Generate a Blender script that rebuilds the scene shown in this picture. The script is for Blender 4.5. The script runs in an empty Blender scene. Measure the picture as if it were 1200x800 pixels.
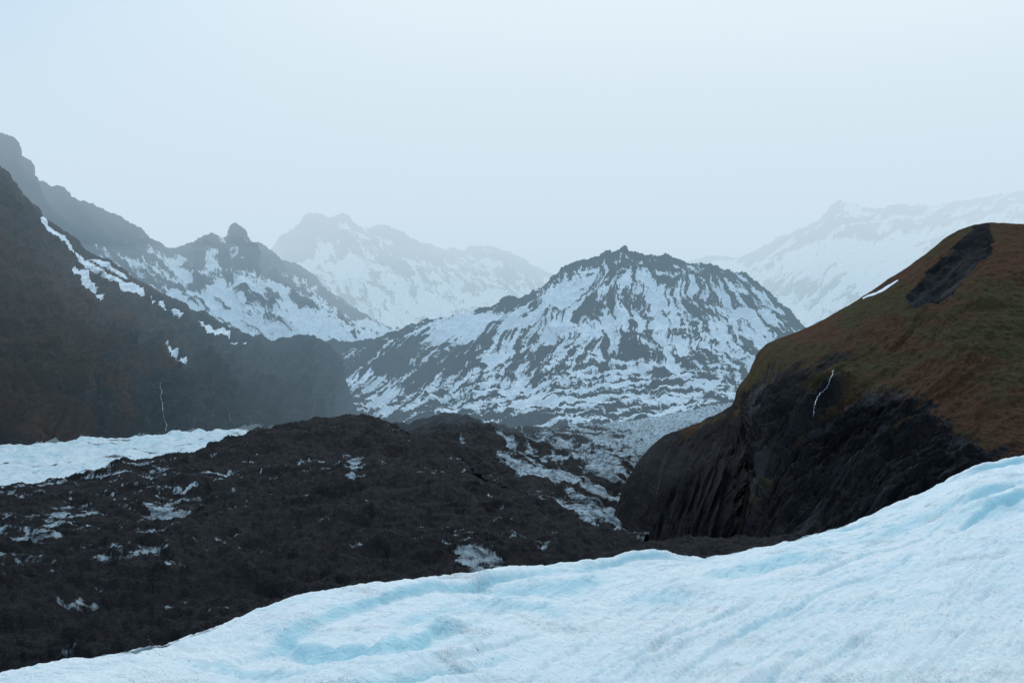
import bpy, math
import numpy as np

F = 1333.333
# ---------------------------------------------------------------- image coordinate helpers (pixel plus chosen depth to world, and back to pixels)
def W(a):
    a = np.array(a, float)
    return np.stack([(a[..., 0]-600)/F*a[..., 2], a[..., 2], (470-a[..., 1])/F*a[..., 2]], -1)
def Q(P):
    d = np.maximum(P[..., 1], 1)
    return 600+P[..., 0]/d*F, 470-P[..., 2]/d*F

# ---------------------------------------------------------------- noise
rng = np.random.RandomState(11)
PERM = np.concatenate([rng.permutation(256)]*2).astype(np.int32)
ANG = rng.rand(256)*2*np.pi
GX = np.cos(ANG).astype(np.float32); GY = np.sin(ANG).astype(np.float32)
def perlin(x, y):
    xf = np.floor(x); yf = np.floor(y)
    xi = xf.astype(np.int32) & 255; yi = yf.astype(np.int32) & 255
    fx = (x-xf).astype(np.float32); fy = (y-yf).astype(np.float32)
    u = fx*fx*fx*(fx*(fx*6-15)+10); v = fy*fy*fy*(fy*(fy*6-15)+10)
    xi1 = (xi+1) & 255; yi1 = (yi+1) & 255
    def g(a, b, dx, dy):
        h = PERM[PERM[a]+b]
        return GX[h]*dx+GY[h]*dy
    n00 = g(xi, yi, fx, fy); n10 = g(xi1, yi, fx-1, fy)
    n01 = g(xi, yi1, fx, fy-1); n11 = g(xi1, yi1, fx-1, fy-1)
    a = n00+u*(n10-n00); b = n01+u*(n11-n01)
    return (a+v*(b-a))*1.45
def fbm(x, y, o=5, seed=0, gain=0.5, ridged=False, lac=2.03):
    x = x+seed*17.31+300; y = y+seed*9.77+500
    s = 0; a = 1.0; t = 0
    for i in range(o):
        n = perlin(x, y)
        if ridged: n = 0.6-2*np.abs(n)
        s = s+a*n; t += a; a *= gain
        x, y = (x*0.96-y*0.28)*lac+31.7, (x*0.28+y*0.96)*lac+11.3
    return s/t*(1.3 if ridged else 1.6)
def gul(x, y, o=3, seed=0, gain=0.5):     # ribs / gullies, roughly zero mean, peaks at ribs
    x = x+seed*13.7+300; y = y+seed*5.1+400
    s = 0; a = 1.0; t = 0
    for i in range(o):
        s = s+a*(0.6-2*np.abs(perlin(x, y))); t += a; a *= gain
        x = x*2.1+7.7; y = y*1.7+3.1
    return s/t*1.3
def stk(x, y, o=4, seed=0, gain=0.6):     # elongated streaks
    x = x+seed*13.7+300; y = y+seed*5.1+400
    s = 0; a = 1.0; t = 0
    for i in range(o):
        s = s+a*perlin(x, y); t += a; a *= gain
        x = x*2.07+7.7; y = y*1.6+3.1
    return s/t*1.8
def sst(a, b, x):
    t = np.clip((x-a)/(b-a), 0, 1)
    return t*t*(3-2*t)
def herm(tk, Y, t):
    tk = np.asarray(tk, float)
    dt = np.diff(tk).reshape((-1,)+(1,)*(Y.ndim-1))
    sl = np.diff(Y, axis=0)/dt
    m = np.zeros_like(Y)
    m[0] = sl[0]; m[-1] = sl[-1]
    if len(tk) > 2:
        w0 = dt[1:]; w1 = dt[:-1]
        m[1:-1] = (sl[:-1]*w0+sl[1:]*w1)/(w0+w1)
    i = np.clip(np.searchsorted(tk, t, side='right')-1, 0, len(tk)-2)
    h = (tk[i+1]-tk[i]); s = (t-tk[i])/h
    e = (slice(None),)+(None,)*(Y.ndim-1)
    h = h[e]; s = s[e]
    return ((2*s**3-3*s**2+1)*Y[i]+(s**3-2*s**2+s)*h*m[i]+(-2*s**3+3*s**2)*Y[i+1]+(s**3-s**2)*h*m[i+1])

def make_mesh(name, P, attrs, mat):
    nr, nc = P.shape[:2]
    me = bpy.data.meshes.new(name)
    me.vertices.add(nr*nc)
    me.vertices.foreach_set("co", P.reshape(-1).astype(np.float32))
    idx = np.arange(nr*nc).reshape(nr, nc)
    q = np.stack([idx[1:, :-1], idx[1:, 1:], idx[:-1, 1:], idx[:-1, :-1]], -1).reshape(-1, 4)
    n = len(q)
    me.loops.add(n*4); me.polygons.add(n)
    me.loops.foreach_set("vertex_index", q.reshape(-1).astype(np.int32))
    me.polygons.foreach_set("loop_start", (np.arange(n)*4).astype(np.int32))
    me.update(calc_edges=True)
    me.shade_smooth()
    for k, a in attrs.items():
        at = me.attributes.new(k, 'FLOAT', 'POINT')
        at.data.foreach_set("value", np.ascontiguousarray(np.broadcast_to(a, P.shape[:2])).reshape(-1).astype(np.float32))
    me.materials.append(mat)
    ob = bpy.data.objects.new(name, me)
    bpy.context.scene.collection.objects.link(ob)
    return ob

def terrain(name, rows, nu, nv, fn, mat, back=600, bslope=0.6, nb=30, vk=None):
    R = np.array(rows, float)
    Wd = W(R)
    ch = np.sqrt((np.diff(R[..., :2], axis=1)**2).sum(-1))
    tk = np.concatenate([[0], np.cumsum(ch.max(0)+1)]); tk /= tk[-1]
    if vk is None:
        cv = np.sqrt((np.diff(R[..., :2], axis=0)**2).sum(-1)).mean(1)
        vk = np.concatenate([[0], np.cumsum(cv+1)]); vk = vk/vk[-1]
    tu = np.linspace(0, 1, nu); tv = np.linspace(0, 1, nv)
    A = herm(tk, Wd.transpose(1, 0, 2), tu)
    G = herm(vk, A.transpose(1, 0, 2), tv)
    ridge = G[0]
    hd = ridge[:, :2]/np.linalg.norm(ridge[:, :2], axis=1, keepdims=True)
    k = (np.linspace(0, 1, nb+1)[1:]**2)[::-1]*back
    B = np.zeros((nb, nu, 3))
    B[..., :2] = ridge[None, :, :2]+hd[None]*k[:, None, None]
    B[..., 2] = ridge[None, :, 2]-k[:, None]*bslope
    P = np.concatenate([B, G], 0)
    vv = np.concatenate([-k/back*0.3, tv])[:, None]*np.ones((1, nu))
    S = np.concatenate([[0], np.cumsum(np.linalg.norm(np.diff(P[nb+nv//2], axis=0), axis=1))])[None, :]*np.ones((nb+nv, 1))
    V = np.concatenate([np.zeros((1, nu)), np.cumsum(np.linalg.norm(np.diff(P, axis=0), axis=2), 0)], 0)
    V = V-V[nb:nb+1]
    N = np.cross(np.gradient(P, axis=1), np.gradient(P, axis=0))
    N /= np.linalg.norm(N, axis=2, keepdims=True)+1e-9
    if N[nb+nv//2, nu//2, 2] < 0: N = -N
    D, at = fn(P, S, V, vv, np.linspace(0, 1, nu)[None, :]*np.ones_like(vv))
    P2 = P+N*D[..., None]
    ob = make_mesh(name, P2, at, mat)
    return ob, P2, nb

# ---------------------------------------------------------------- material helpers
class NT:
    def __init__(s, name):
        s.m = bpy.data.materials.new(name); s.m.use_nodes = True
        s.t = s.m.node_tree; s.t.nodes.clear()
        s.out = s.n('ShaderNodeOutputMaterial')
        s.co = s.n('ShaderNodeTexCoord').outputs['Object']
    def n(s, k, **kw):
        nd = s.t.nodes.new(k)
        for a, b in kw.items(): setattr(nd, a, b)
        return nd
    def l(s, a, b): s.t.links.new(a, b)
    def setin(s, sock, v):
        if hasattr(v, 'links'): s.l(v, sock)
        elif isinstance(v, (tuple, list)) and len(v) == 3 and sock.type == 'RGBA': sock.default_value = (*v, 1)
        else: sock.default_value = v
    def attr(s, nm): return s.n('ShaderNodeAttribute', attribute_name=nm).outputs['Fac']
    def noise(s, scale, det=4, rough=0.55, co=None, sc=(1, 1, 1), rot=(0, 0, 0), dist=0.0):
        mp = s.n('ShaderNodeMapping'); s.l(co or s.co, mp.inputs[0])
        mp.inputs['Scale'].default_value = sc; mp.inputs['Rotation'].default_value = rot
        nd = s.n('ShaderNodeTexNoise'); s.l(mp.outputs[0], nd.inputs['Vector'])
        nd.inputs['Scale'].default_value = scale; nd.inputs['Detail'].default_value = det
        nd.inputs['Roughness'].default_value = rough; nd.inputs['Distortion'].default_value = dist
        return nd.outputs['Fac']
    def math(s, op, a, b=0.0, c=None):
        nd = s.n('ShaderNodeMath', operation=op); s.setin(nd.inputs[0], a); s.setin(nd.inputs[1], b)
        if c is not None: s.setin(nd.inputs[2], c)
        return nd.outputs[0]
    def rng(s, v, a, b, c=0.0, d=1.0):
        nd = s.n('ShaderNodeMapRange', interpolation_type='SMOOTHSTEP'); s.setin(nd.inputs[0], v)
        for i, x in enumerate((a, b, c, d)): s.setin(nd.inputs[i+1], x)
        return nd.outputs[0]
    def mix(s, f, a, b):
        nd = s.n('ShaderNodeMix', data_type='RGBA'); s.setin(nd.inputs[0], f)
        s.setin(nd.inputs[6], a); s.setin(nd.inputs[7], b)
        return nd.outputs[2]
    def bump(s, h, st, dist, nrm=None):
        nd = s.n('ShaderNodeBump'); s.setin(nd.inputs['Strength'], st); nd.inputs['Distance'].default_value = dist
        s.l(h, nd.inputs['Height'])
        if nrm is not None: s.l(nrm, nd.inputs['Normal'])
        return nd.outputs[0]
    def finish(s, col, rough, nrm=None, spec=0.3):
        b = s.n('ShaderNodeBsdfPrincipled'); s.setin(b.inputs['Base Color'], col); s.setin(b.inputs['Roughness'], rough)
        b.inputs['Specular IOR Level'].default_value = spec
        if nrm is not None: s.l(nrm, b.inputs['Normal'])
        s.l(b.outputs[0], s.out.inputs[0]); s.b = b
        return s.m

def mountain_mat(name, r1, r2, g1, g2, snow=(0.84, 0.90, 0.94), sc=1.0, bd=3.0, sw=0.06, sn=0.35, r3=None):
    t = NT(name)
    n1 = t.noise(0.02*sc, 6, 0.6); n2 = t.noise(0.12*sc, 6, 0.65); n3 = t.noise(0.5*sc, 5, 0.7)
    n0 = t.noise(0.012*sc, 5, 0.6, sc=(1, 0.6, 1.4))
    rock = t.mix(t.rng(n1, 0.35, 0.65), r1, r2)
    if r3:
        rock = t.mix(t.rng(n2, 0.5, 0.7, 0.0, 0.7), rock, r3)
        rock = t.mix(t.rng(t.math('ADD', t.attr('tone'), t.math('MULTIPLY', n3, 0.3)), 0.25, 0.75, 0.0, 0.85), rock, tuple(c*1.6 for c in r3))
    rock = t.mix(t.rng(n3, 0.35, 0.7, 0.0, 0.55), rock, tuple(c*0.35 for c in r1))
    gr = t.mix(t.rng(n0, 0.42, 0.58), g1, g2)
    gr = t.mix(t.rng(n2, 0.4, 0.65, 0.0, 0.6), gr, tuple(c*0.5 for c in g1))
    gr = t.mix(t.rng(n3, 0.45, 0.75, 0.0, 0.7), gr, tuple(c*0.3 for c in g1))
    gf = t.math('ADD', t.attr('grass'), t.math('MULTIPLY', t.math('SUBTRACT', n2, 0.5), 1.4))
    col = t.mix(t.rng(gf, -0.3, 0.3), rock, gr)
    sf = t.math('ADD', t.attr('snow'), t.math('MULTIPLY', t.math('SUBTRACT', n3, 0.5), sn))
    sfac = t.rng(sf, -sw, sw)
    sc2 = t.mix(t.rng(n2, 0.3, 0.7), snow, tuple(c*0.9 for c in snow))
    col = t.mix(sfac, col, sc2)
    h = t.math('ADD', t.math('MULTIPLY', n3, 0.5), n2)
    nr = t.bump(h, t.rng(sfac, 0, 1, 1.0, 0.2), bd)
    return t.finish(col, 0.95, nr, 0.06)

# ---------------------------------------------------------------- terrain pieces
# 1. foreground glacier
ice = NT('glacier_ice')
n_f = ice.noise(3.0, 6, 0.65); n_m = ice.noise(0.35, 5, 0.6, sc=(0.5, 1.3, 1), rot=(0, 0, -0.6)); n_s = ice.noise(14, 3, 0.6)
n_l = ice.noise(0.05, 3, 0.5)
streak = ice.noise(0.8, 6, 0.65, sc=(0.45, 1.5, 1), rot=(0, 0, -0.6), dist=0.6)
c = ice.mix(ice.rng(n_m, 0.35, 0.65), (0.80, 0.895, 0.91), (0.91, 0.945, 0.945))
c = ice.mix(ice.rng(streak, 0.52, 0.75, 0, 0.35), c, (0.66, 0.83, 0.87))
c = ice.mix(ice.rng(n_l, 0.4, 0.65, 0, 0.4), c, (0.70, 0.87, 0.91))
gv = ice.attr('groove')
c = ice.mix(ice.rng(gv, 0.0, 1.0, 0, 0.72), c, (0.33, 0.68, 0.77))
d1 = ice.rng(ice.math('ADD', ice.noise(0.22, 4, 0.6), ice.math('MULTIPLY', n_s, 0.8)), 1.0, 1.11, 0, 0.45)
c = ice.mix(d1, c, (0.28, 0.31, 0.33))
d2 = ice.rng(ice.noise(1.6, 8, 0.75, sc=(0.3, 1.3, 1), rot=(0, 0, -0.45), dist=0.8), 0.58, 0.72, 0, 0.3)
c = ice.mix(d2, c, (0.42, 0.50, 0.54))
spk = ice.rng(ice.math('ADD', ice.noise(5.0, 3, 0.6), ice.math('MULTIPLY', ice.noise(0.12, 3, 0.5), 0.5)), 0.985, 1.02, 0, 0.85)
c = ice.mix(spk, c, (0.05, 0.055, 0.06))
h = ice.math('ADD', ice.math('MULTIPLY', n_f, 0.6), ice.math('ADD', streak, ice.math('MULTIPLY', n_s, 0.16)))
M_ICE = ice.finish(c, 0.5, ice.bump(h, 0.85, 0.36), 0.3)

px = [-400, -150, 0, 200, 340, 560, 720, 850, 950, 1050, 1130, 1200, 1400, 1700]
crest = list(zip(px, [866, 806, 770, 728, 709, 679, 654, 647, 621, 592, 558, 536, 490, 430], [28, 34, 38, 46, 54, 66, 80, 95, 105, 115, 122, 128, 135, 140]))
pm = [-600, -250, 0, 200, 340, 560, 720, 850, 950, 1050, 1130, 1200, 1450, 1900]
mid = list(zip(pm, [960, 900, 865, 840, 820, 790, 765, 745, 725, 700, 670, 650, 600, 560], [20, 24, 26, 29, 32, 36, 40, 43, 46, 49, 52, 54, 56, 58]))
pb = [-1600, -700, -300, 0, 200, 400, 600, 800, 950, 1100, 1250, 1400, 1900, 3000]
bot = list(zip(pb, [1300]*14, [11, 11.5, 12, 12, 12, 12, 12, 12, 11.5, 11, 10.5, 10, 10, 10]))
def f_ice(P, S, V, v, u):
    X = P[..., 0]; Y = P[..., 1]
    qx, qy = Q(P)
    def furrow(lam, wob, slope, seed, lo, hi, amp, wd=1.0):
        ph = (V+slope*S+wob*fbm(S/38, V/24, 3, seed))/lam
        k = np.floor(ph); t = ph-k
        am = sst(lo, hi, fbm(S/24, k*3.7+V*0.01, 3, seed+1))
        rise = np.where(t < 0.80, np.sin(np.clip(t/0.80, 0, 1)*np.pi*0.5)**0.8, np.cos((t-0.80)/0.20*np.pi*0.5)**1.2)
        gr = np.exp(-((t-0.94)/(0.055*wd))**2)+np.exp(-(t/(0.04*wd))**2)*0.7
        return rise*amp*am, gr*am
    fade = sst(95, 45, V)*sst(-30, -5, V)*sst(12, 30, Y)
    h1, g1 = furrow(9.0, 9.0, 0.10, 1, -0.10, 0.6, 0.70)
    h2, g2 = furrow(3.6, 4.5, -0.07, 5, -0.1, 0.7, 0.36)
    h3, g3 = furrow(1.5, 2.5, 0.04, 8, -0.1, 0.7, 0.13)
    left = 0.35+0.65*sst(150, 450, qx)
    hgt = h1*fade*left+h2*(0.4+0.6*fade)*left+h3
    hgt += fbm(X/30, Y/18, 3, 9)*0.6
    n2 = fbm(S/9, V/3.2, 4, 7, 0.5)
    hgt += np.minimum(np.abs(n2), 0.6)*0.4
    hgt += fbm(X/2.5, Y/1.6, 5, 12, 0.65)*0.17
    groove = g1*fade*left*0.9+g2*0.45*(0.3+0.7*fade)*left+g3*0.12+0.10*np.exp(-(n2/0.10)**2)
    # individual crevasse scarps
    wob = 6*fbm(qx/60, qy/60, 4, 15)
    for pts, a in (([(310, 735), (360, 748), (430, 754), (500, 745), (570, 722)], 1.0), ([(540, 697), (600, 694), (660, 688), (730, 673)], 0.7),
                   ([(430, 728), (520, 716), (600, 708), (690, 704)], 0.55), ([(800, 678), (880, 664), (940, 652), (1010, 642)], 0.7),
                   ([(990, 640), (1050, 616), (1120, 590), (1210, 566)], 0.65), ([(1080, 622), (1150, 596), (1240, 580)], 0.5),
                   ([(200, 756), (270, 764), (340, 776), (400, 780)], 0.5), ([(700, 700), (780, 690), (850, 690)], 0.5), ([(860, 720), (960, 700), (1060, 690), (1130, 670)], 0.3),
                   ([(930, 618), (990, 608), (1040, 598)], 0.5)):
        xs = [p[0] for p in pts]; ys = [p[1] for p in pts]
        yl = np.interp(qx, xs, ys)+wob
        m = sst(xs[0]-10, xs[0]+60, qx)*sst(xs[-1]+10, xs[-1]-60, qx)*a
        dy = yl-qy
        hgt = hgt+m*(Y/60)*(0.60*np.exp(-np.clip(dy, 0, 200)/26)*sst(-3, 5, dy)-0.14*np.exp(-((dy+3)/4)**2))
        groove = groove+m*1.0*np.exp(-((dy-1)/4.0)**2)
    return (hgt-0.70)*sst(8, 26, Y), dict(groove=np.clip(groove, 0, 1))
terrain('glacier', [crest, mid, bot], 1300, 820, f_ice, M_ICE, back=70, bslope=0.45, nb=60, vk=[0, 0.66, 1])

# 2. debris covered moraine (black mound)
mo = NT('moraine_debris')
n1 = mo.noise(0.05, 5, 0.6); n2 = mo.noise(0.4, 7, 0.7); n3 = mo.noise(2.2, 5, 0.75)
c = mo.mix(mo.rng(n1, 0.35, 0.65), (0.011, 0.0125, 0.0155), (0.024, 0.025, 0.028))
c = mo.mix(mo.rng(n2, 0.5, 0.72, 0, 0.7), c, (0.056, 0.055, 0.057))
c = mo.mix(mo.rng(n3, 0.52, 0.72, 0, 0.6), c, (0.004, 0.004, 0.005))
c = mo.mix(mo.rng(n3, 0.48, 0.34, 0, 0.5), c, (0.068, 0.070, 0.074))
sf = mo.math('ADD', mo.attr('snow'), mo.math('MULTIPLY', mo.math('SUBTRACT', n2, 0.5), 1.1))
sfac = mo.rng(sf, -0.08, 0.16)
icec = mo.mix(mo.rng(mo.noise(0.25, 6, 0.7), 0.36, 0.60), (0.11, 0.145, 0.17), (0.60, 0.72, 0.79))
c = mo.mix(sfac, c, icec)
hh = mo.math('ADD', mo.math('MULTIPLY', n3, 0.5), n2)
M_MOR = mo.finish(c, 0.85, mo.bump(hh, 1.0, 2.4), 0.10)

topA = [(-300, 585, 330), (-100, 572, 370), (0, 564, 400), (100, 556, 430), (200, 534, 480), (270, 514, 530), (330, 501, 570), (430, 492, 600), (480, 503, 570),
        (530, 528, 500), (590, 563, 420), (640, 598, 350), (690, 624, 300), (715, 632, 290), (780, 634, 285), (880, 630, 280), (1000, 622, 275), (1100, 612, 270)]
midA = [(-400, 640, 240), (-130, 632, 260), (0, 628, 270), (100, 622, 280), (200, 610, 300), (290, 590, 320), (360, 580, 340), (430, 575, 350), (480, 585, 330),
        (530, 605, 300), (580, 630, 270), (620, 650, 240), (660, 665, 220), (700, 680, 205), (780, 690, 200), (880, 695, 200), (1000, 690, 200), (1100, 690, 200)]
lowA = [(-500, 800, 110), (-180, 790, 115), (0, 775, 120), (100, 760, 120), (200, 745, 125), (300, 730, 130), (370, 720, 135), (430, 710, 140), (480, 705, 140),
        (530, 700, 140), (580, 700, 140), (620, 710, 135), (660, 725, 130), (700, 740, 125), (800, 780, 115), (900, 800, 110), (1000, 800, 110), (1100, 800, 110)]
botA = [(a, b+300, d*0.55) for a, b, d in lowA]
def f_mor(P, S, V, v, u):
    X = P[..., 0]; Y = P[..., 1]
    w = fbm(X/60, Y/60, 3, 3)*18
    big = fbm(X/110, Y/110, 4, 21)
    med = fbm((X+w)/30, (Y+w)/36, 6, 22, 0.55, ridged=True)
    sm = fbm(X/7, Y/7, 5, 23, 0.68)
    qx, qy = Q(P)
    D = (big*6+med*3.4)*(1-0.75*sst(660, 740, qx))+sm*1.5
    reg = 0.24*sst(380, 120, qx)*sst(710, 640, qy)-0.53 + 0.15*np.exp(-((qx-420)/80)**2-((qy-570)/30)**2)
    reg += 0.95*np.exp(-((qx-558)/34)**2-((qy-648-(qx-556)*0.25)/10)**2)+0.85*np.exp(-((qx-350)/24)**2-((qy-694)/9)**2)
    reg += 0.7*np.exp(-((qx-412)/12)**2-((qy-555)/14)**2)+0.6*np.exp(-((qx-500)/25)**2-((qy-563)/8)**2)
    reg += 0.5*np.exp(-((qx-205)/30)**2-((qy-600)/14)**2)-0.6*sst(650, 700, qx)
    a = 0.6
    A = X*np.cos(a)+Y*np.sin(a); B = -X*np.sin(a)+Y*np.cos(a)
    s = fbm(A/11, B/8, 6, 31, 0.72)*0.98-0.25*med+0.3*fbm(X/90, Y/90, 2, 35)
    return D*sst(20, 90, Y), dict(snow=s+reg)
terrain('moraine', [topA, midA, lowA, botA], 1150, 700, f_mor, M_MOR, back=120, bslope=0.45, nb=40)

# 3. glacier strip on the left
icb = NT('glacier_ice_far')
nA = icb.noise(0.06, 6, 0.65, sc=(0.6, 1.6, 1)); nB = icb.noise(0.3, 5, 0.7)
c = icb.mix(icb.rng(nA, 0.35, 0.65), (0.62, 0.80, 0.85), (0.84, 0.91, 0.93))
c = icb.mix(icb.rng(nB, 0.50, 0.72, 0, 0.65), c, (0.25, 0.43, 0.50))
c = icb.mix(icb.rng(icb.math('ADD', icb.attr('snow'), icb.math('MULTIPLY', nB, 0.3)), 0.1, 0.25), c, (0.03, 0.033, 0.036))
M_ICB = icb.finish(c, 0.6, icb.bump(icb.math('ADD', nA, nB), 0.9, 4), 0.3)
tg = [(-400, 545, 1000), (-150, 533, 1000), (0, 527, 1000), (100, 519, 1050), (180, 512, 1080), (240, 509, 1100), (290, 509, 1100), (340, 510, 1100)]
bg = [(-500, 640, 330), (-150, 600, 400), (0, 590, 420), (100, 570, 460), (180, 552, 500), (240, 530, 540), (290, 522, 560), (340, 520, 600)]
def f_gl(P, S, V, v, u):
    X, Y = P[..., 0], P[..., 1]
    D = fbm(X/60, Y/40, 5, 41, 0.55)*4+np.abs(fbm(X/30, Y/90, 4, 42))*6
    return D, dict(snow=fbm(X/50, Y/20, 4, 44)*0.7-0.34)
terrain('glacier.001', [tg, bg], 500, 220, f_gl, M_ICB, back=200, bslope=0.25, nb=15)

# 4. streaked glacier tongue running up the valley
tB = [(330, 515, 1100), (420, 505, 1150), (480, 500, 1150), (505, 491, 1150), (532, 485, 1150), (560, 491, 1150), (580, 500, 1250), (640, 501, 1500), (700, 499, 1600), (760, 493, 1700),
      (800, 487, 1700), (835, 479, 1700), (870, 474, 1700), (900, 470, 1700)]
mB = [(330, 540, 800), (420, 528, 820), (480, 525, 830), (505, 518, 830), (540, 515, 820), (575, 520, 800), (605, 528, 800), (650, 530, 850), (700, 530, 900), (740, 527, 950),
      (770, 522, 1000), (800, 517, 1050), (830, 514, 1050), (860, 512, 1050)]
bB = [(400, 620, 330), (450, 620, 330), (500, 620, 330), (540, 620, 330), (575, 622, 330), (605, 625, 330), (630, 635, 328), (655, 645, 325), (675, 650, 322), (690, 655, 320),
      (700, 660, 318), (710, 664, 316), (718, 668, 315), (725, 672, 315)]
def f_tb(P, S, V, v, u):
    X, Y = P[..., 0], P[..., 1]
    w = fbm(X/150, Y/150, 3, 51)*30
    band = stk((X+0.18*Y+w)/17, (Y+X*0.5)/120, 5, 52, 0.70)
    rg = fbm((X+0.15*Y+w)/40, Y/110, 5, 53, 0.6, ridged=True)
    D = rg*6+fbm(X/120, Y/120, 3, 54)*8+fbm(X/14, Y/18, 4, 55)*2.4
    qx, qy = Q(P)
    reg = -0.22+0.32*sst(560, 700, qx+0.5*(qy-520))-0.5*sst(600, 545, qx)
    reg = reg-0.25*sst(512, 498, qy)*sst(740, 640, qx)+0.38*sst(690, 770, qx)*sst(545, 505, qy)-0.25*sst(605, 640, qy)
    return D, dict(snow=band*0.8+reg-rg*0.12+0.30*fbm(X/9, Y/16, 5, 57, 0.68))
terrain('glacier.002', [tB, mB, bB], 800, 480, f_tb, M_MOR, back=300, bslope=0.1, nb=15)

def line(qx, qy, pts):
    best = np.full(qx.shape, 9e9)
    for (x0, y0, r0), (x1, y1, r1) in zip(pts[:-1], pts[1:]):
        dx, dy = x1-x0, y1-y0
        t = np.clip(((qx-x0)*dx+(qy-y0)*dy)/(dx*dx+dy*dy), 0, 1)
        best = np.minimum(best, np.hypot(qx-x0-t*dx, qy-y0-t*dy)/(r0+t*(r1-r0)))
    return 1-best

# 5. left mountain (front, dark)
M_L = mountain_mat('basalt_slope', (0.020, 0.025, 0.031), (0.040, 0.044, 0.048), (0.095, 0.052, 0.034), (0.058, 0.044, 0.030), sc=0.5, bd=9, r3=(0.050, 0.052, 0.055))
tL = [(-500, -250, 1500), (-250, -5, 1600), (-90, 115, 1700), (0, 196, 1780), (14, 212, 1790), (40, 246, 1820), (100, 292, 1900), (160, 330, 2000), (220, 362, 2080), (280, 390, 2150),
      (320, 399, 2200), (372, 399, 2250), (392, 411, 2280), (402, 440, 2300), (412, 475, 2300)]
mL = [(-500, 100, 1150), (-250, 210, 1200), (-90, 290, 1250), (0, 335, 1300), (35, 350, 1320), (75, 365, 1350), (125, 385, 1450), (180, 405, 1550), (235, 418, 1650), (290, 430, 1800),
      (325, 435, 1900), (365, 440, 2000), (385, 448, 2100), (398, 465, 2180), (412, 485, 2250)]
cL = [(-500, 330, 1000), (-250, 390, 1020), (-90, 415, 1050), (0, 425, 1080), (40, 430, 1110), (85, 435, 1150), (135, 440, 1230), (190, 445, 1330), (240, 450, 1450), (290, 456, 1600),
      (325, 460, 1720), (360, 465, 1850), (380, 470, 1980), (395, 480, 2100), (412, 490, 2200)]
bL = [(-500, 590, 900), (-250, 560, 940), (-90, 545, 970), (0, 534, 1000), (45, 530, 1030), (90, 527, 1060), (140, 520, 1130), (195, 515, 1220), (240, 510, 1350), (290, 508, 1500),
      (325, 506, 1600), (360, 505, 1750), (380, 504, 1900), (395, 503, 2000), (415, 502, 2150)]
def f_L(P, S, V, v, u):
    w = fbm(S/200, V/200, 3, 61)*40
    g1 = gul((S+w)/210, V/900, 3, 62)
    g2 = gul((S+w*0.7)/55, V/260, 4, 63, 0.6)
    fi = fbm(S/45, V/45, 6, 64, 0.62)
    D = (g1*26+g2*16)*(0.25+0.75*sst(0, 0.3, v))+fi*14*(0.5+0.5*sst(0, 0.15, v))+3
    qx, qy = Q(P)
    nz = fbm(S/22, V/30, 5, 66, 0.68)
    L = lambda p: line(qx, qy, p)
    s = np.maximum.reduce([L([(42, 262, 2.2), (78, 296, 3.4), (120, 326, 3.4), (174, 362, 2.0)]), L([(100, 304, 1.5), (130, 318, 2.6), (154, 334, 1.6)]),
                           L([(85, 318, 2.4), (105, 332, 4), (122, 352, 2.4)]), L([(226, 384, 2.2), (250, 394, 3.6), (284, 408, 2.0)]), L([(180, 366, 1.8), (205, 380, 2.4)]),
                           L([(193, 407, 1.4), (203, 417, 2.2), (215, 429, 1.4)])])
    s = np.maximum(s, -1.2)*0.45+nz*0.22+0.0
    gr = sst(320, 40, qx)*1.25-0.6+0.9*fbm(S/90, V/120, 5, 67)-0.5*sst(400, 480, qy)
    tone = stk((S+0.2*V+w*0.5)/22, V/220, 4, 68, 0.65)
    return D, dict(snow=s, grass=gr, tone=tone)
obL, PL, nbL = terrain('mountain', [tL, mL, cL, bL], 900, 520, f_L, M_L, back=900, bslope=0.5)

# 6. ridge behind left
M_F = mountain_mat('snowy_rock', (0.024, 0.030, 0.038), (0.042, 0.046, 0.050), (0.05, 0.045, 0.04), (0.06, 0.05, 0.04), sc=0.3, bd=12, sn=0.45)
tR = [(-600, -200, 3200), (-250, 40, 3300), (-60, 135, 3400), (0, 158, 3400), (14, 163, 3400), (22, 183, 3400), (36, 192, 3420), (40, 208, 3430), (75, 224, 3450), (110, 240, 3480), (155, 262, 3500), (182, 284, 3520), (195, 293, 3540),
      (225, 286, 3560), (245, 275, 3580), (268, 279, 3590), (274, 265, 3600), (284, 268, 3600), (290, 281, 3620), (320, 294, 3650), (360, 320, 3700), (400, 350, 3750), (440, 380, 3750), (480, 402, 3750)]
bR = [(x*0.85+60+max(0, x-200)*0.12, 410 if i > 8 else 420, 2800+i*8) for i, (x, y, d) in enumerate(tR)]
bR = [(x, max(y, tR[i][1]+8), d) for i, (x, y, d) in enumerate(bR)]
mR = [((a[0]*0.6+b[0]*0.4), a[1]*0.52+b[1]*0.48, a[2]*0.45+b[2]*0.55) for a, b in zip(tR, bR)]
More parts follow.
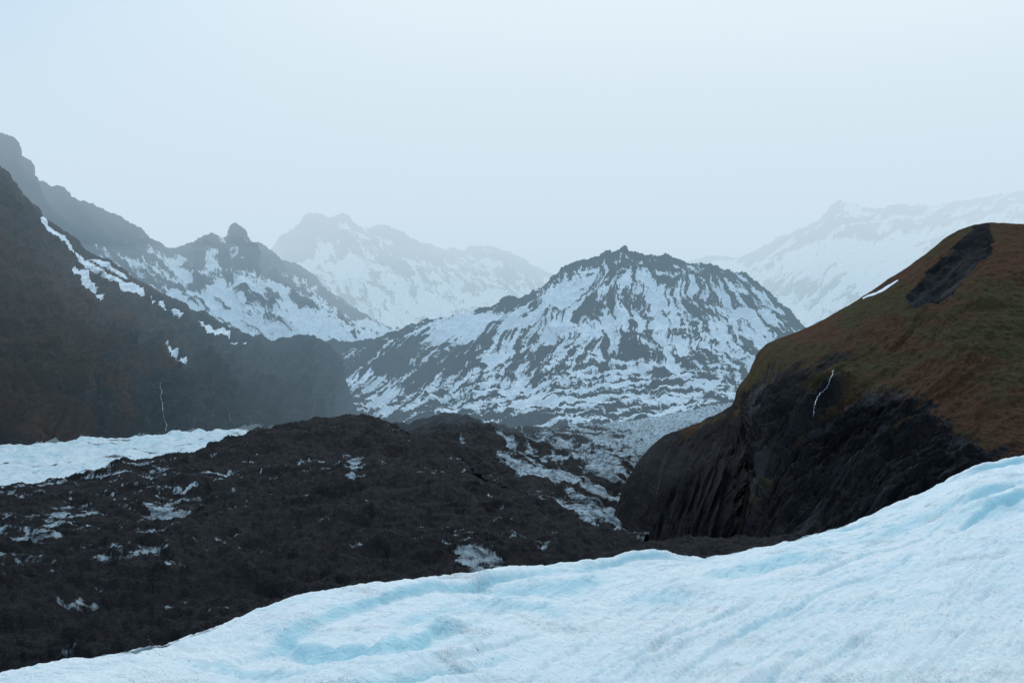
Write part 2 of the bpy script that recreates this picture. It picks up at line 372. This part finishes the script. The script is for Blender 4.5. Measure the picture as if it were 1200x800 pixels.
def mk_far(seed, relief, rocktop, bias, lam=260, shear=0.0, lb=0):
    def f(P, S, V, v, u):
        S0 = S-shear*V
        w = fbm(S/350, V/350, 4, seed)*80
        g1 = gul((S0+w)/lam, V/1100, 3, seed+1)
        g2 = gul((S0+w*0.8)/(lam*0.30), V/430, 4, seed+2, 0.65)
        fi = fbm(S/80, V/80, 6, seed+3, 0.68)
        sk = stk((S0+w*0.6)/(lam*0.11), V/330, 5, seed+7, 0.74)
        hb = fbm(S/300, V/34, 4, seed+8, 0.65)
        crag = fbm(S/38, V/38, 5, seed+4, 0.65, ridged=True)*sst(0.25, 0.0, np.abs(v))
        D = relief*(g1*34+g2*22+fi*22)*(0.45+0.55*sst(0, 0.2, v))+crag*9*relief
        top = sst(rocktop, 0.0, v+0.25*fbm(S/160, V/120, 4, seed+5))
        s = -g2*0.35-g1*0.20-fi*0.20-sk*0.55+bias-top*0.65+0.25*fbm(S/300, V/200, 3, seed+6)+0.18*hb
        qx, qy = Q(P)
        if lb == 1:
            s = s-0.45*sst(190, 90, qx)*sst(300, 270, qy-(qx-100)*0.6)
        if lb == 2:
            s = s-0.35*np.exp(-((qx-950)/60)**2-((qy-345)/18)**2)
        return D, dict(snow=s, grass=np.full(S.shape, -1.0))
    return f
terrain('mountain.001', [tR, mR, bR], 1000, 380, mk_far(71, 1.0, 0.62, 0.32, shear=0.3, lb=1), M_F, back=1200, bslope=0.5)

# 7. further ridge centre left
tS = [(220, 340, 5000), (290, 310, 5000), (322, 293, 5000), (335, 276, 5000), (352, 266, 5000), (362, 256, 5000), (385, 257, 5000), (402, 253, 5000), (418, 264, 5000), (450, 267, 5050), (485, 280, 5100), (520, 291, 5150),
      (545, 294, 5200), (570, 290, 5200), (600, 299, 5200), (630, 311, 5200), (655, 324, 5200), (700, 345, 5200), (760, 370, 5200)]
bS = [(x*0.9+75, 410, 3900) for x, y, d in tS]
mS = [((a[0]*0.6+b[0]*0.4), a[1]*0.55+b[1]*0.45, a[2]*0.5+b[2]*0.5) for a, b in zip(tS, bS)]
terrain('mountain.002', [tS, mS, bS], 800, 340, mk_far(81, 1.25, 0.45, 0.27, lam=330, shear=0.4), M_F, back=1500, bslope=0.5)

# 8. centre mountain
tC = [(330, 404, 2700), (400, 401, 2750), (450, 392, 2800), (500, 378, 2850), (545, 368, 2900), (585, 357, 2900), (592, 347, 2900), (612, 343, 2920), (640, 337, 2950), (652, 324, 2980), (662, 311, 3000), (690, 304, 3000),
      (708, 297, 3000), (722, 296, 3000), (730, 290, 3000), (740, 294, 3000), (765, 299, 3020), (800, 304, 3050), (835, 312, 3080), (865, 320, 3100), (890, 338, 3100), (916, 368, 3100), (952, 400, 3100), (1020, 430, 3100)]
bC = [(300, 508, 2250), (370, 508, 2200), (420, 507, 2150), (455, 507, 2100), (490, 506, 2050), (520, 506, 2020), (545, 506, 2000), (570, 506, 2000), (600, 506, 2000), (625, 506, 2000), (650, 505, 2000), (675, 505, 2000),
      (700, 504, 2000), (720, 503, 2000), (745, 502, 2000), (770, 500, 2000), (800, 498, 2000), (835, 495, 2050), (870, 490, 2100), (910, 485, 2150), (950, 480, 2200), (1000, 480, 2250), (1050, 480, 2300), (1120, 480, 2300)]
mC = []
for i, (a, b) in enumerate(zip(tC, bC)):
    k = 0.42
    mC.append((a[0]*(1-k)+b[0]*k, a[1]*(1-k)+b[1]*k, a[2]*0.55+b[2]*0.45))
sC = [(a[0]*0.25+b[0]*0.75, 0.18*a[1]+0.82*b[1], a[2]*0.18+b[2]*0.82) for a, b in zip(tC, bC)]
def f_C(P, S, V, v, u):
    qx, qy = Q(P)
    ci = int(np.argmin(np.abs(qx[30]-728))); s0 = S[0, ci]
    R0 = 420.0
    S0 = (S-s0)*(R0/(R0+np.clip(V, 0, 900)*0.55))
    w = fbm(S/260, V/260, 4, 91)*38
    g1 = gul((S0+w)/150, V/1100, 3, 92)
    g2 = gul((S0+w*0.9)/42, V/420, 5, 93, 0.66)
    fi = fbm(S/60, V/60, 6, 94, 0.66)
    sk = stk((S0+w*0.7)/13, V/230, 5, 99, 0.74)
    hb = fbm(S/240+w/200, V/24, 5, 97, 0.66)
    low = sst(0.56, 0.82, v)
    crag = fbm(S/26, V/26, 5, 95, 0.65, ridged=True)*sst(0.16, 0.0, np.abs(v))
    D = (g1*30*(1-0.6*low)+g2*17*(1-low*0.5)+fi*12+hb*7*low)*(0.45+0.55*sst(0, 0.15, v))+crag*7
    top = sst(0.13, 0.02, v+0.08*fbm(S/60, V/60, 3, 98))
    s = -g2*0.42-fi*0.20-0.12*g1-sk*0.60+0.28*fbm(S/220, V/140, 4, 96)+0.28*hb
    s = s*(1-low)+low*(hb*0.9-fi*0.35-sk*0.25-0.10)
    s = s-top*0.5+0.09
    s += 0.5*np.exp(-((qx-540)/90)**2-((qy-380)/13)**2)+0.4*np.exp(-((qx-655)/35)**2-((qy-347)/12)**2)
    s -= 0.6*np.exp(-((qx-606)/18)**2-((qy-350)/7)**2)
    s -= 0.30*np.exp(-((qx-480)/80)**2-((qy-430)/18)**2)
    s -= 0.4*sst(480, 500, qy)*sst(700, 600, qx)+0.3*sst(415, 395, qx)
    return D, dict(snow=s, grass=np.full(S.shape, -1.0))
M_C = mountain_mat('snow_streaked_rock', (0.021, 0.028, 0.034), (0.040, 0.045, 0.048), (0.05, 0.045, 0.04), (0.06, 0.05, 0.04), sc=0.45, bd=7)
obC, PC, nbC = terrain('mountain.003', [tC, mC, sC, bC], 1250, 620, f_C, M_C, back=900, bslope=0.45)

# 9. right far snowy mountain
tD = [(640, 340, 5400), (740, 318, 5400), (800, 307, 5300), (830, 303, 5300), (870, 302, 5200), (905, 285, 5200), (945, 264, 5200), (965, 254, 5200), (974, 241, 5200), (990, 236, 5200), (1004, 240, 5200), (1030, 245, 5200), (1050, 240, 5200), (1065, 242, 5200),
      (1110, 238, 5300), (1160, 230, 5400), (1200, 224, 5500), (1300, 205, 5500), (1500, 150, 5500), (1800, 100, 5500)]
bD = [(x, 470, 3500) for x, y, d in tD]
mD = [(a[0], a[1]*0.5+b[1]*0.5, a[2]*0.5+b[2]*0.5) for a, b in zip(tD, bD)]
terrain('mountain.004', [tD, mD, bD], 900, 380, mk_far(101, 1.0, 0.22, 0.34, lam=300, shear=-0.5, lb=2), M_F, back=1500, bslope=0.4)

# 10. right mountain (front, brown)
M_R = mountain_mat('mossy_basalt', (0.014, 0.015, 0.018), (0.033, 0.033, 0.035), (0.100, 0.050, 0.029), (0.068, 0.062, 0.028), sc=1.6, bd=2.5, r3=(0.050, 0.050, 0.053))
tE = [(705, 648, 415), (716, 618, 425), (724, 592, 437), (735, 562, 455), (750, 539, 480), (776, 513, 530), (824, 492, 620), (858, 475, 690), (864, 457, 700), (876, 439, 715), (891, 410, 740), (943, 386, 760), (1000, 355, 780),
      (1040, 329, 790), (1080, 301, 800), (1118, 273, 800), (1146, 263, 800), (1200, 264, 780), (1330, 264, 740), (1600, 240, 700)]
m1E = [(708, 652, 405), (720, 626, 415), (730, 601, 427), (741, 571, 442), (758, 548, 462), (786, 525, 500), (832, 506, 575), (862, 490, 640), (873, 470, 652), (890, 448, 660), (910, 422, 672), (955, 412, 680), (1005, 394, 690),
       (1045, 376, 695), (1085, 359, 695), (1122, 346, 690), (1155, 341, 690), (1210, 346, 670), (1340, 350, 640), (1600, 350, 600)]
m2E = [(712, 658, 398), (726, 640, 405), (738, 618, 415), (750, 594, 426), (770, 572, 440), (800, 552, 462), (838, 530, 510), (866, 508, 570), (882, 482, 600), (905, 455, 610), (930, 438, 615), (972, 438, 610), (1015, 440, 605),
       (1055, 450, 595), (1090, 470, 580), (1125, 492, 568), (1160, 507, 560), (1215, 502, 545), (1340, 490, 520), (1600, 480, 480)]
bE = [(716, 700, 365), (732, 700, 362), (748, 700, 360), (766, 700, 358), (788, 702, 358), (812, 705, 360), (838, 708, 364), (858, 708, 368), (876, 705, 372), (895, 705, 376), (915, 700, 380), (945, 700, 384), (975, 695, 388),
      (1005, 690, 390), (1040, 685, 390), (1080, 678, 390), (1120, 672, 388), (1190, 665, 385), (1340, 650, 380), (1600, 640, 370)]
def f_E(P, S, V, v, u):
    qx, qy = Q(P)
    w = fbm(S/80, V/80, 3, 111)*30
    cl = sst(0.36, 0.5, v)
    foot = sst(0.72, 0.92, v)                        # scree apron at the foot
    A = S+0.8*V                                      # buttresses and chutes lean to the left going down
    g1 = gul((A+w)/85, V/260, 3, 112)
    g2 = gul((A+w)/27, V/80, 4, 113, 0.58)
    fi = fbm(S/20, V/20, 7, 114, 0.66)
    bl = fbm(S/50, V/50, 5, 116, 0.6, ridged=True)
    st = fbm((S+1.2*V)/100, (V-0.35*S)/8, 4, 115, 0.6)
    D = (g1*(4+8*cl)+g2*(1.2+3.4*cl)+fi*(2.2+3.4*cl)+bl*(1.5+4.5*cl)+st*(0.5+1.8*cl))*(0.3+0.7*sst(0, 0.12, v))*(0.5+0.5*sst(720, 900, qx))*(1-0.7*foot)
    nz = fbm(S/14, V/14, 4, 117)
    scar = line(qx, qy, [(1150, 272, 11), (1148, 285, 17), (1125, 305, 17), (1095, 335, 16), (1072, 352, 10)])+nz*0.3
    D = D-6*sst(-0.1, 0.5, scar)*sst(0.0, 0.05, v)
    yb = np.interp(qx, [860, 880, 900, 940, 1000, 1060, 1120, 1160, 1200], [440, 425, 425, 448, 440, 455, 490, 525, 530])
    gr = 0.9*np.clip((yb-qy)/40, -1.15, 1.2)+1.15*fbm(A/36, V/60, 6, 119, 0.68)+0.25*bl
    gr += 0.9*np.exp(-((qx-880)/18)**2-((qy-440)/26)**2)
    gr += 0.9*line(qx, qy, [(770, 512, 14), (830, 495, 10), (862, 482, 8)]).clip(-0.2, 1)*0.9
    gr = gr-2.4*sst(-0.1, 0.15, scar)
    gr -= 0.9*np.exp(-((qx-990)/45)**2-((qy-420+(qx-990)*0.35)/9)**2)
    gr += 0.8*np.exp(-((qx-1000)/60)**2-((qy-510)/22)**2)*fbm(S/15, V/15, 3, 120)+0.28
    s = np.maximum(line(qx, qy, [(1012, 350, 1.2), (1032, 342, 2.4), (1052, 329, 1.2)]), -1)*0.6-0.1+nz*0.2
    tone = (stk((A+w*0.5)/13, V/60, 5, 121, 0.68)+0.4*fbm(S/60, V/60, 3, 122))*(0.4+0.6*sst(800, 900, qx))-0.1
    return D, dict(snow=s, grass=gr, tone=tone)
obE, PE, nbE = terrain('mountain.005', [tE, m1E, m2E, bE], 1100, 720, f_E, M_R, back=500, bslope=0.35)

# ---------------------------------------------------------------- waterfalls
wf = NT('falling_water')
M_W = wf.finish(wf.mix(wf.rng(wf.noise(0.8, 4, 0.6), 0.4, 0.6), (0.06, 0.08, 0.10), (0.26, 0.34, 0.39)), 0.4)
def waterfall(name, P, nb, pts, wpx):
    G = P[nb:]; gx, gy = Q(G)
    t = np.linspace(0, 1, 60)
    xs = np.interp(t, np.linspace(0, 1, len(pts)), [p[0] for p in pts]); ys = np.interp(t, np.linspace(0, 1, len(pts)), [p[1] for p in pts])
    xs = xs+np.convolve(rng.randn(60)*0.7, np.ones(7)/7, 'same')
    L = []
    for x, y in zip(xs, ys):
        d2 = (gx-x)**2+(gy-y)**2
        c = np.where(d2.reshape(-1) < max(d2.min()*4, 2.0))[0]
        Pc = G.reshape(-1, 3)[c]
        L.append(Pc[np.argmin(Pc[:, 1])])
    L = np.array(L)
    for _ in range(2):
        L[1:-1] = (L[:-2]+L[1:-1]*2+L[2:])/4
    L[:, 1] -= 3.0; L[:, 2] += 0.6
    wd = wpx/F*L[:, 1]*(0.35+0.8*rng.rand(60))*0.5
    A = L.copy(); B = L.copy(); C = L.copy(); A[:, 0] -= wd; B[:, 0] += wd; C[:, 1] -= 0.8
    make_mesh(name, np.stack([A, C, B], 1), {}, M_W)
waterfall('waterfall', PL, nbL, [(189, 449), (191, 470), (196, 505)], 1.2)
waterfall('waterfall.001', PL, nbL, [(268, 478), (272, 492), (279, 503)], 0.9)
waterfall('waterfall.002', PC, nbC, [(391, 432), (388, 455), (390, 470)], 1.2)
waterfall('waterfall.003', PE, nbE, [(976, 434), (968, 455), (955, 468), (951, 490)], 1.4)

# ---------------------------------------------------------------- ground
gm = mountain_mat('valley_floor', (0.02, 0.021, 0.023), (0.04, 0.04, 0.04), (0.05, 0.04, 0.03), (0.05, 0.04, 0.03), sc=0.3, bd=3)
gx, gy = np.meshgrid(np.linspace(-20000, 20000, 160), np.linspace(25000, -3000, 140))
gz = -110+0*gx
make_mesh('ground', np.stack([gx, gy, gz+fbm(gx/900, gy/900, 3, 130)*12], -1), dict(snow=np.full(gx.shape, -0.2), grass=np.full(gx.shape, -1.0)), gm)

# ---------------------------------------------------------------- mist volumes (absorption plus added emission that stands in for scattered daylight)
def mist(name, lo, hi, dens, col):
    vs = [(x, y, z) for x in (lo[0], hi[0]) for y in (lo[1], hi[1]) for z in (lo[2], hi[2])]
    fs = [(0, 1, 3, 2), (4, 6, 7, 5), (0, 4, 5, 1), (2, 3, 7, 6), (0, 2, 6, 4), (1, 5, 7, 3)]
    me = bpy.data.meshes.new(name); me.from_pydata(vs, [], fs); me.update()
    ob = bpy.data.objects.new(name, me); bpy.context.scene.collection.objects.link(ob)
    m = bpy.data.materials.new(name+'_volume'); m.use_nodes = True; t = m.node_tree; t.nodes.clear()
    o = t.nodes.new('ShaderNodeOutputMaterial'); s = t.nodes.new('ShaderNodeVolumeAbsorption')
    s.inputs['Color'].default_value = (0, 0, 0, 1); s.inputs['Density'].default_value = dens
    e = t.nodes.new('ShaderNodeEmission'); e.inputs[0].default_value = (*col, 1); e.inputs[1].default_value = dens  # haze brightness and tint set as a glow; nothing is scattered
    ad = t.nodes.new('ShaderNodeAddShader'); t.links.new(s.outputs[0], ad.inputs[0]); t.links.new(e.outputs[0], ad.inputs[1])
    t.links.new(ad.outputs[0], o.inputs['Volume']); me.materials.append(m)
    return ob
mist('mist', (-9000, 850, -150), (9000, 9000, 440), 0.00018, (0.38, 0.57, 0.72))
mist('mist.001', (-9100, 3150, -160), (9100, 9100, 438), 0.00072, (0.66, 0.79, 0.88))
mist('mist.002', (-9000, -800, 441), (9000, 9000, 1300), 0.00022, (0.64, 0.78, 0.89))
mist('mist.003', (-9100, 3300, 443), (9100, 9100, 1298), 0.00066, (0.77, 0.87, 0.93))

# ---------------------------------------------------------------- light
sc = bpy.context.scene
w = bpy.data.worlds.new("World"); sc.world = w; w.use_nodes = True
nt = w.node_tree; nt.nodes.clear()
o = nt.nodes.new('ShaderNodeOutputWorld'); bgn = nt.nodes.new('ShaderNodeBackground')
SE, SR = math.radians(48), math.radians(12)
sky = nt.nodes.new('ShaderNodeTexSky'); sky.sky_type = 'NISHITA'; sky.sun_disc = False
sky.sun_elevation = SE; sky.sun_rotation = SR
tc = nt.nodes.new('ShaderNodeTexCoord')
dot = nt.nodes.new('ShaderNodeVectorMath'); dot.operation = 'DOT_PRODUCT'
nrmv = nt.nodes.new('ShaderNodeVectorMath'); nrmv.operation = 'NORMALIZE'
nt.links.new(tc.outputs['Generated'], nrmv.inputs[0]); nt.links.new(nrmv.outputs[0], dot.inputs[0])
dv = np.array([0.16, 1.0, 0.30]); dv /= np.linalg.norm(dv); dot.inputs[1].default_value = tuple(dv)
mr = nt.nodes.new('ShaderNodeMapRange'); mr.interpolation_type = 'SMOOTHSTEP'
nt.links.new(dot.outputs['Value'], mr.inputs[0]); mr.inputs[1].default_value = 0.80; mr.inputs[2].default_value = 1.0
mp = nt.nodes.new('ShaderNodeMix'); mp.data_type = 'RGBA'
nt.links.new(mr.outputs[0], mp.inputs[0]); mp.inputs[6].default_value = (5.0, 7.3, 9.6, 1); mp.inputs[7].default_value = (10.2, 10.8, 11.0, 1)
mx = nt.nodes.new('ShaderNodeMix'); mx.data_type = 'RGBA'; mx.inputs[0].default_value = 0.90
nt.links.new(sky.outputs[0], mx.inputs[6]); nt.links.new(mp.outputs[2], mx.inputs[7])
nt.links.new(mx.outputs[2], bgn.inputs[0]); bgn.inputs[1].default_value = 0.1
nt.links.new(bgn.outputs[0], o.inputs[0])

sl = bpy.data.lights.new('sun', 'SUN'); sl.energy = 1.4; sl.angle = math.radians(12); sl.color = (1.0, 0.97, 0.93)
so = bpy.data.objects.new('sun', sl); sc.collection.objects.link(so)
so.rotation_euler = (-(math.pi/2-SE), 0, -SR)

# ---------------------------------------------------------------- camera
cd = bpy.data.cameras.new('camera'); cd.lens = 40; cd.sensor_width = 36; cd.shift_y = 70/1200
cd.clip_start = 0.5; cd.clip_end = 60000
co = bpy.data.objects.new('camera', cd); sc.collection.objects.link(co)
co.location = (0, 0, 0); co.rotation_euler = (math.pi/2, 0, 0); sc.camera = co
sc.view_settings.view_transform = 'Standard'; sc.view_settings.look = 'None'; sc.view_settings.exposure = 0
